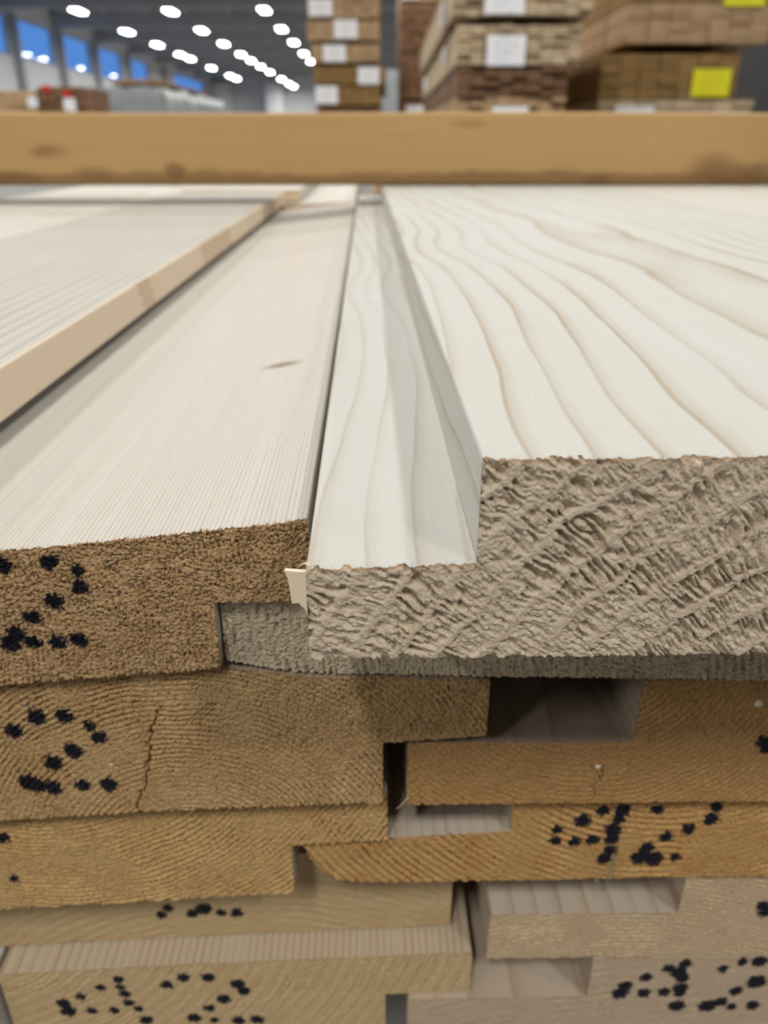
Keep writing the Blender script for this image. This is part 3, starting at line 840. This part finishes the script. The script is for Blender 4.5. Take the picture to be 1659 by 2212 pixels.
def beam_mesh(name, L, W, H, mat):
    """planed timber with rounded arrises and a slightly wavy face"""
    rnd = random.Random(5)
    b = 2.5
    prof = [(0, b), (b * .3, b * .3), (b, 0), (W - b, 0), (W - b * .3, b * .3), (W, b), (W, H - b), (W - b * .3, H - b * .3), (W - b, H), (b, H), (b * .3, H - b * .3), (0, H - b)]
    n = len(prof); vs, fs = [], []
    K = 24
    for i in range(K + 1):
        x = -L / 2 + L * i / K
        dy, dz = 0.8 * math.sin(i * 0.7), 0.5 * math.sin(i * 0.45 + 1)
        for (y, z) in prof:
            vs.append((x * 1e-3, (y + dy) * 1e-3, (z + (dz if z > H / 2 else 0)) * 1e-3))
    for i in range(K):
        for k in range(n):
            a = i * n + k; c = i * n + (k + 1) % n
            fs.append((a, c, c + n, a + n))
    fs.append(tuple(range(n))); fs.append(tuple(range(K * n, K * n + n)))
    me = mesh(name, vs, fs, mat); fix_normals(me)
    return me
BEAM_Y, BEAM_H = 703.0, 54.5
def bx(px): return (px - 790) / F_PX * 647
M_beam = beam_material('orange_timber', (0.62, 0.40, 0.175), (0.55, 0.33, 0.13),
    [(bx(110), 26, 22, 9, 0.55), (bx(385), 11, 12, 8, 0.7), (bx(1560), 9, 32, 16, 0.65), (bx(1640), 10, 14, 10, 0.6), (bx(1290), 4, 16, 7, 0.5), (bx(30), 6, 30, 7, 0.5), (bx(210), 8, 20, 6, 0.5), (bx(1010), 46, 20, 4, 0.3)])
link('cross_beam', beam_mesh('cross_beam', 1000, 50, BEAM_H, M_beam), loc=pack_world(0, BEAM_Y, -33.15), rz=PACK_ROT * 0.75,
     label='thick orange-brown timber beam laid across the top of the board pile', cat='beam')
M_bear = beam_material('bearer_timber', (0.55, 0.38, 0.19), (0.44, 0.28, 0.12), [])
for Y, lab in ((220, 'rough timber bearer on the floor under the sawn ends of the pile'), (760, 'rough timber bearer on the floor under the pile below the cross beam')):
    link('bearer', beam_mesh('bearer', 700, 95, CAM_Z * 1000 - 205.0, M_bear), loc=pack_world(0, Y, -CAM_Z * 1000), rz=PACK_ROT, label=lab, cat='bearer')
link('bearer', beam_mesh('bearer', 120, 95, CAM_Z * 1000 - 92.0, M_bear), loc=pack_world(-65, 1350, -CAM_Z * 1000), rz=PACK_ROT,
     label='tall timber block on the floor under the boards behind the cross beam', cat='bearer')

# ---- small things on the sawn ends
def part_on(bname, name, verts, faces, mat, smooth=False, label=None):
    o, org = BOARDS[bname]
    vs = [((x - org[0]) * 1e-3, (y - org[1]) * 1e-3, (z - org[2]) * 1e-3) for x, y, z in verts]
    me = mesh(name, vs, faces, mat, smooth); fix_normals(me)
    return link(name, me, o, (0, 0, 0), 0, label)
M_splint = plain('fresh_splinter', (0.80, 0.68, 0.50), 0.7, 0.06, 300)
# torn flap peeling off the tongue of the big board
A_ = lambda px, py, Y: (lambda q: (q[0], Y, q[1]))(pack_at(px, py, Y))
outline = [(668, 1237), (640, 1235), (614, 1233), (621, 1250), (627, 1280), (630, 1304), (645, 1303), (660, 1318), (668, 1345)]
fr, bk = [], []
for i, (px, py) in enumerate(outline):
    t = max(0, (668 - px)) / 54.0
    Y = 83.6 + 5.0 * t
    x, z = pack_at(px, py, Y)
    fr.append((x, Y, z)); bk.append((x + 0.1, Y + 0.7, z))
n = len(fr)
part_on('top_right', 'splinter', fr + bk, [list(range(n)), list(range(n, 2 * n))] + [[k, (k + 1) % n, n + (k + 1) % n, n + k] for k in range(n)], M_splint, label='thin pale torn wood flap on the tongue edge')
def fibre(bname, pts, rad, mat=M_splint, name='wood_fibre'):
    vs, fs = [], []
    for i, (x, y, z) in enumerate(pts):
        r = rad * (1 - 0.75 * i / (len(pts) - 1))
        for k in range(5):
            a = k * 2 * math.pi / 5
            vs.append((x + r * math.cos(a) * 0.7, y + r * math.sin(a), z + r * math.cos(a)))
    for i in range(len(pts) - 1):
        for k in range(5):
            a = i * 5 + k; c = i * 5 + (k + 1) % 5
            fs.append((a, c, c + 5, a + 5))
    fs.append(tuple(range(5))); m = (len(pts) - 1) * 5; fs.append(tuple(range(m, m + 5)))
    part_on(bname, name, vs, fs, mat)
fibre('top_right', [A_(668, 1222, 82.9), A_(660, 1216, 83.2), A_(652, 1219, 83.5), A_(645, 1225, 83.8)], 0.22)
fibre('third_right', [A_(882, 1722, 112.8), A_(873, 1732, 112.4), A_(866, 1740, 112.0), A_(856, 1747, 111.4)], 0.22)
fibre('third_right', [A_(1337, 1670, 112.7), A_(1346, 1664, 112.4), A_(1355, 1659, 112.2)], 0.14)
def chip(bname, px, py, Y, r, seed, name='wood_chip'):
    x, z = pack_at(px, py, Y)
    rnd = random.Random(seed)
    vs, fs = [], []
    nu, nr = 9, 4
    for j in range(1, nr):
        a = math.pi * j / nr
        for k in range(nu):
            b = 2 * math.pi * k / nu
            q = r * rnd.uniform(0.75, 1.2)
            vs.append((x + q * math.sin(a) * math.cos(b), Y - 0.1 + 0.5 * q * math.cos(a), z + q * math.sin(a) * math.sin(b)))
    vs.append((x, Y - 0.1 + 0.5 * r, z)); vs.append((x, Y - 0.1 - 0.5 * r, z))
    for j in range(nr - 2):
        for k in range(nu):
            a = j * nu + k; c = j * nu + (k + 1) % nu
            fs.append((a, c, c + nu, a + nu))
    t, b_ = len(vs) - 2, len(vs) - 1
    for k in range(nu):
        fs.append((t, k, (k + 1) % nu)); fs.append((b_, (nr - 2) * nu + k, (nr - 2) * nu + (k + 1) % nu))
    part_on(bname, name, vs, fs, M_chip, True)
M_chip = plain('pale_wood_chip', (0.74, 0.66, 0.50), 0.8, 0.08, 400)
chip('third_right', 1639, 1518, 112.9, 0.95, 1)
chip('third_right', 1291, 1655, 112.9, 0.6, 2)
chip('second_left', 307, 1297, 114.7, 0.5, 3); chip('second_left', 330, 1340, 114.7, 0.45, 4); chip('second_left', 331, 1372, 114.7, 0.5, 5); chip('second_left', 405, 1262, 114.7, 0.45, 6)
chip('third_left', 240, 1650, 111.8, 0.6, 7)
# staple end hanging from the board marked 42
M_staple = plain('zinc_staple', (0.42, 0.44, 0.42), 0.35, 0.2, 500, 0.5, 0.8)
fibre('fourth_right', [A_(1330, 1845, 116.0), A_(1321, 1875, 115.4), A_(1309, 1908, 114.9), A_(1303, 1924, 114.6)], 0.42, M_staple, 'staple')
fibre('fourth_right', [A_(1286, 1898, 115.7), A_(1294, 1912, 115.1), A_(1303, 1924, 114.6)], 0.3, M_staple, 'staple')

# ================================================================== PACKS IN THE BACKGROUND
def pack_wood(name, a, b):
    N = NT(name)
    tc = N.n('ShaderNodeTexCoord').outputs['Object']
    oi = N.n('ShaderNodeObjectInfo').outputs['Random']
    n1 = N.noise(N.vadd(N.vmul(tc, (14, 1.2, 30)), (0, 0, 0)), 1.0, 3, 0.6)
    c = N.mix(oi, a, b)
    c = N.mix(N.math('MULTIPLY', N.math('SUBTRACT', n1, 0.45, clamp=True), 2.2, clamp=True), c, tuple(k * 0.55 for k in a))
    N.bsdf(c, 0.75, None, 0.2)
    return N.m
M_tan = pack_wood('sawn_tan', (0.40, 0.26, 0.145), (0.54, 0.37, 0.21))
M_pale = pack_wood('sawn_pale', (0.42, 0.315, 0.20), (0.66, 0.52, 0.35))
M_brown = pack_wood('sawn_brown', (0.18, 0.095, 0.05), (0.24, 0.135, 0.075))
M_honey = pack_wood('sawn_honey', (0.24, 0.14, 0.05), (0.33, 0.205, 0.08))
M_strap = plain('black_strap', (0.02, 0.02, 0.022), 0.4, 0.1, 30)
def paper(name, col, ink):
    N = NT(name)
    tc = N.n('ShaderNodeTexCoord').outputs['Object']
    sp = N.n('ShaderNodeSeparateXYZ'); N.put(sp.inputs[0], tc)
    band = N.math('FRACT', N.math('MULTIPLY', sp.outputs[2], 22.0))
    ln = N.math('GREATER_THAN', band, 0.6)
    blk = N.math('GREATER_THAN', N.noise(N.vmul(tc, (38, 1, 22)), 1.0, 1), 0.48)
    inside = N.math('LESS_THAN', N.math('ABSOLUTE', sp.outputs[0]), 0.085)
    m = N.math('MULTIPLY', N.math('MULTIPLY', ln, blk), N.math('MULTIPLY', inside, 0.55))
    N.bsdf(N.mix(m, col, ink), 0.6, None, 0.3)
    return N.m
M_paper = paper('white_label_paper', (0.86, 0.86, 0.88), (0.3, 0.31, 0.36))
M_yellow = paper('yellow_label_paper', (0.80, 0.74, 0.02), (0.45, 0.40, 0.02))
M_wrap = None

MESHES = {}
def unit_board(w, h, L, mat):
    k = (round(w, 3), round(h, 3), round(L, 2), mat.name)
    if k not in MESHES:
        MESHES[k] = box_mesh('board', (-w / 2, w / 2, 0, L, 0, h), mat, 0.003)
    return MESHES[k]

def lumber_pack(label, x0, x1, y, z0, z1, L, mat, cw, rh, seed, paper_at=(), straps=(0.15, 0.85), jag=0.03, side_papers=(), spacers=True):
    """a strapped bundle of boards: every board a part, sawn ends uneven"""
    rnd = random.Random(seed)
    W, H = x1 - x0, z1 - z0
    nx = max(1, round(W / cw)); nz = max(1, round(H / rh))
    w, h = W / nx, H / nz
    root = link('lumber_pack', None, loc=((x0 + x1) / 2, y, z0), label=label, cat='lumber pack', group='packs of sawn boards in the hall')
    me = unit_board(w - 0.003, h - 0.002, L, mat)
    for i in range(nx):
        for k in range(nz):
            edge = i in (0, nx - 1) or k in (0, nz - 1)
            link('board', me, root, (-W / 2 + w * (i + 0.5) + (rnd.uniform(-0.004, 0.004) if not edge else 0), rnd.uniform(0, jag), k * h))
    for s in straps:
        vs_, fs_ = [], []
        t = 0.0025
        for (a, b, c, d) in ((-W / 2 - t, W / 2 + t, H, H + t), (-W / 2 - t, -W / 2, 0, H), (W / 2, W / 2 + t, 0, H)):
            v, f = box_vf(a, b, s * L - 0.012, s * L + 0.012, c, d)
            o = len(vs_); vs_ += v; fs_ += [[q + o for q in g] for g in f]
        me_s = mesh('strap', vs_, fs_, M_strap); fix_normals(me_s)
        link('strap', me_s, root)
    for (px, pz, pw, ph, m) in paper_at:
        link('paper_label', box_mesh('paper_label', (-pw / 2, pw / 2, -0.004, -0.001, -ph / 2, ph / 2), m), root, (px - (x0 + x1) / 2, 0, pz - z0))
    for (sy, sz, sw, sh) in side_papers:
        link('paper_label', box_mesh('paper_label', (-0.004, -0.001, -sw / 2, sw / 2, -sh / 2, sh / 2), M_paper), root, (-W / 2, sy, sz))
    return root

def spacer_rows(x0, x1, y, z, L, labs, h):
    for t, lab in zip((0.12, 0.88), labs):
        me = box_mesh('spacer', (x0 + 0.02, x1 - 0.02, 0, 0.09, 0, h), M_brown, 0.006)
        c = (x0 + x1) / 2
        for v in me.vertices: v.co.x -= c
        link('spacer', me, loc=(c, y + t * L, z), label=lab, cat='spacer')

def hx(px, w): return (px - CX) / F_PX * w
def hz(py, w): return (HORIZON - py) * math.cos(PITCH) * w / F_PX * 1.0 + CAM_Z
def hyw(w, py=120): 
    z = (HORIZON - py) * math.cos(PITCH) * w / F_PX
    return (w + z * math.sin(PITCH)) / math.cos(PITCH)

def stack(tag, w, tiers, L, mats, cw, rh, seed0, base_mat=M_tan, jag=0.03):
    """tiers: (px0, px1, py_top, py_bottom, label, material, papers) top to bottom; the lowest goes on down to the floor"""
    y = hyw(w)
    prev_top = 0.09
    out = []
    lows = tiers[-1]
    zs = []
    for t in tiers:
        zs.append((hz(t[2], w), hz(t[3], w)))
    # floor to the lowest tier seen
    n = len(tiers)
    for i, (a, b, py0, py1, label, mat, papers) in enumerate(tiers):
        z1, z0 = zs[i]
        if i == n - 1: z0 = 0.09
        pp = []
        for (p0, p1, q0, q1, m) in papers:
            pp.append(((hx(p0, w) + hx(p1, w)) / 2, (hz(q0, w) + hz(q1, w)) / 2, hx(p1, w) - hx(p0, w), hz(q0, w) - hz(q1, w), m))
        x0, x1 = hx(a, w), hx(b, w)
        lumber_pack(label, x0, x1, y, z0, z1, L, mat, cw, rh, seed0 + i, pp, jag=jag)
        zb = 0.0 if i == n - 1 else zs[i + 1][0]
        gap = z0 - zb
        if gap > 0.012:
            spacer_rows(x0, x1, y, zb + (0.003 if i < n - 1 else 0), L, ['wooden spacer, near end, under the ' + ' '.join(label.split(',')[0].split()[:9]), 'wooden spacer, far end, under the ' + ' '.join(label.split(',')[0].split()[:9])], gap - (0.003 if i < n - 1 else 0) - 0.001)
P_, Yl = M_paper, M_yellow
# narrow tall stack beside the lamps
stack('a', 11.8, [
    (668, 822, -42, -4, 'tan pack, topmost of the slim six-label stack beside the lamps', M_tan, []),
    (669, 820, 3, 43, 'tan pack with white label at its left corner in the slim stack', M_tan, [(670, 720, 6, 40, P_)]),
    (665, 820, 49, 88, 'tan pack with white label at mid width in the slim stack', M_tan, [(723, 773, 47, 85, P_)]),
    (673, 820, 97, 133, 'tan pack with white label left of centre in the slim stack', M_tan, [(698, 747, 98, 133, P_)]),
    (675, 834, 142, 179, 'wider tan pack with white label at its right corner in the slim stack', M_honey, [(773, 819, 144, 180, P_)]),
    (677, 822, 184, 225, 'honey-coloured pack with white label at the left in the slim stack', M_honey, [(679, 727, 184, 222, P_)]),
    (680, 822, 231, 300, 'brown pack lowest in the slim stack, just above the beam', M_brown, [(726, 766, 242, 262, P_)])],
    4.0, None, 0.14, 0.05, 200)
# dark stack between
stack('b', 14.0, [
    (864, 990, -60, 10, 'brown pack with white label topmost in the shaded stack behind', M_tan, [(860 + 8, 905, -12, 6, P_)]),
    (864, 990, 14, 110, 'reddish brown tall pack in the shaded stack behind', M_brown, []),
    (866, 990, 114, 212, 'reddish brown lower pack in the shaded stack behind', M_brown, []),
    (866, 990, 218, 300, 'brown pack with white label at the foot of the shaded stack', M_brown, [(878, 918, 225, 262, P_)])],
    4.0, None, 0.14, 0.06, 230)
# broad middle stack
stack('c', 5.6, [
    (975, 1272, -60, 37, 'pale rough pack topmost of the broad middle stack', M_pale, [(1042, 1126, -35, 36, P_)]),
    (987, 1257, 56, 138, 'pale rough-ended pack with big white label in the broad middle stack', M_pale, [(1051, 1134, 78, 141, P_)]),
    (991, 1234, 142, 205, 'dark brown smooth pack under the pale rough-ended pack', M_brown, []),
    (989, 1233, 207, 300, 'tan pack with white label lowest in the broad middle stack', M_tan, [(1070, 1149, 228, 252, P_)])],
    5.6, None, 0.10, 0.032, 260, jag=0.07)
# right hand stack
stack('d', 6.5, [
    (1352, 1657, -70, 12, 'honey pack topmost of the right stack with yellow label', M_honey, [(1546, 1632, -40, 20, Yl)]),
    (1350, 1655, 14, 94, 'wide honey pack under the topmost one in the right stack', M_tan, []),
    (1302, 1602, 116, 212, 'honey pack with yellow label at its right corner', M_honey, [(1504, 1587, 148, 207, Yl)]),
    (1304, 1648, 214, 300, 'pale pack with white label beneath the yellow-labelled pack', M_pale, [(1342, 1428, 228, 254, P_)])],
    5.0, None, 0.16, 0.05, 290)

for lab, items in (('pale rough pack topmost', [(1.0, 0.12, 0.22, 0.16)]), ('pale rough-ended pack', [(1.25, 0.16, 0.25, 0.12), (4.6, 0.14, 0.7, 0.14)])):
    rt = [o for o in bpy.data.objects if o.get('label', '').startswith(lab)][0]
    left = min(c.location.x for c in rt.children if c.name.startswith('board')) - 0.06
    for (sy_, sz_, sw_, sh_) in items:
        link('paper_label', box_mesh('paper_label', (-0.004, -0.001, -sw_ / 2, sw_ / 2, -sh_ / 2, sh_ / 2), M_paper), rt, (left, sy_, sz_))

# grey plastic wrapped packs and the red-strapped one by the windows
def wrap_material():
    N = NT('grey_plastic_wrap')
    tc = N.n('ShaderNodeTexCoord').outputs['Object']
    n1 = N.noise(tc, 5.0, 4, 0.6, 0.6)
    col = N.mix(n1, (0.20, 0.225, 0.23), (0.40, 0.43, 0.44))
    N.bsdf(col, 0.28, N.bump(n1, 0.02), 0.5)
    return N.m
M_wrap = wrap_material()
def wrapped(label, x0, x1, y0, y1, z0, z1, seed, mat):
    nx, ny, nz = 10, 36, 8
    vs_, fs_ = [], []
    rnd = np.random.default_rng(seed)
    def face(fn, na, nb):
        o = len(vs_)
        for a in range(na + 1):
            for b in range(nb + 1):
                x, y, z = fn(a / na, b / nb)
                s = (x + y) * 3.1; t = (z + y * 0.5) * 4.3
                q = float(fbm(np.array([s]), np.array([t]), seed)[0] - 0.5) * 0.07
                vs_.append((x + q * (1 if x > 0 else -1) * 0.6, y + q * 0.3, max(0.0, z + q * (1 if z > 0.1 else 0))))
        for a in range(na):
            for b in range(nb):
                i = o + a * (nb + 1) + b
                fs_.append((i, i + 1, i + nb + 2, i + nb + 1))
    W, L, H = x1 - x0, y1 - y0, z1 - z0
    face(lambda a, b: (-W / 2 + W * a, L * b, H), nx, ny)
    face(lambda a, b: (-W / 2, L * b, H * a), nz, ny); face(lambda a, b: (W / 2, L * b, H * a), nz, ny)
    face(lambda a, b: (-W / 2 + W * a, 0, H * b), nx, nz); face(lambda a, b: (-W / 2 + W * a, L, H * b), nx, nz)
    face(lambda a, b: (-W / 2 + W * a, L * b, 0), nx, ny)
    import bmesh
    me = mesh('plastic_wrap', vs_, fs_, mat)
    bm = bmesh.new(); bm.from_mesh(me); bmesh.ops.remove_doubles(bm, verts=bm.verts, dist=0.0005); bmesh.ops.recalc_face_normals(bm, faces=bm.faces); bm.to_mesh(me); bm.free()
    me.shade_smooth()
    root = link('wrapped_pack', None, loc=((x0 + x1) / 2, y0, z0), label=label, cat='wrapped pack')
    link('plastic_wrap', me, root)
    for s in (0.2, 0.5, 0.8):
        v, f = box_vf(-W / 2 - 0.03, W / 2 + 0.03, s * L, s * L + 0.03, H + 0.012, H + 0.03)
        mm = mesh('strap', v, f, M_strap); fix_normals(mm)
        link('strap', mm, root)
    return root
w0 = 12.0
xl, xr = hx(176, w0), hx(352, w0)
ztop = hz(188, w0)
yw = hyw(w0, 188)
wrapped('long pack wrapped in shiny grey plastic below the windows', xl, xr, yw, yw + 5.0, 0, ztop, 4, M_wrap)
# loose boards lying on the wrapped pack
xb = hx(236, w0)
for k in range(5):
    link('board', unit_board(0.15, 0.045, 3.6, M_brown), loc=(xb + 0.075 + 0.16 * k, yw + 0.15 + 0.15 * (k % 3), ztop + 0.035), rz=0.0, label='rough loose board lying on the grey wrapped pack', cat='board', group='loose boards on the grey wrapped pack')
for k in range(4):
    link('board', unit_board(0.15, 0.045, 3.6, M_tan), loc=(xb + 0.10 + 0.165 * k, yw + 0.3 + 0.1 * (k % 2), ztop + 0.081), rz=0.0, label='rough loose board in the upper layer on the grey wrapped pack', cat='board', group='upper loose boards on the grey wrapped pack')
w1 = 9.0
lumber_pack('brown pack with red painted corners and white labels left of the grey wrap', hx(78, w1), hx(180, w1), hyw(w1, 190), 0, hz(187, w1), 0.9, M_brown, 0.12, 0.04, 320,
            [((hx(145, w1)), hz(226, w1), hx(158, w1) - hx(132, w1), hz(212, w1) - hz(240, w1), M_paper)], straps=(0.5,))
M_red = plain('red_end_paint', (0.55, 0.03, 0.03), 0.5, 0.1, 10)
rp = [o for o in bpy.data.objects if o.get('label', '').startswith('brown pack with red')][0]
for (p0, p1, q0, q1) in ((92, 108, 184, 198), (135, 152, 196, 208)):
    link('red_paint_patch', box_mesh('red_paint_patch', (hx(p0, w1), hx(p1, w1), -0.006, -0.001, hz(q1, w1), hz(q0, w1)), M_red), rp, (-rp.location.x, 0, 0))
lumber_pack('grey-brown low pack with white label at the far left by the windows', hx(-60, w1), hx(74, w1), hyw(w1, 190), 0, hz(196, w1), 0.9, M_tan, 0.12, 0.04, 330,
            [((hx(65, w1)), hz(220, w1), hx(76, w1) - hx(54, w1), hz(209, w1) - hz(232, w1), M_paper)], straps=(0.5,))
w2 = 21.0
wrapped('small grey wrapped pack in the gap beside the slim stack', hx(822, w2), hx(868, w2) + 0.5, hyw(w2, 150), hyw(w2, 150) + 4, 0, hz(150, w2), 9, M_wrap)

for o in list(bpy.data.objects):
    if o.type == 'MESH': o.data.update()
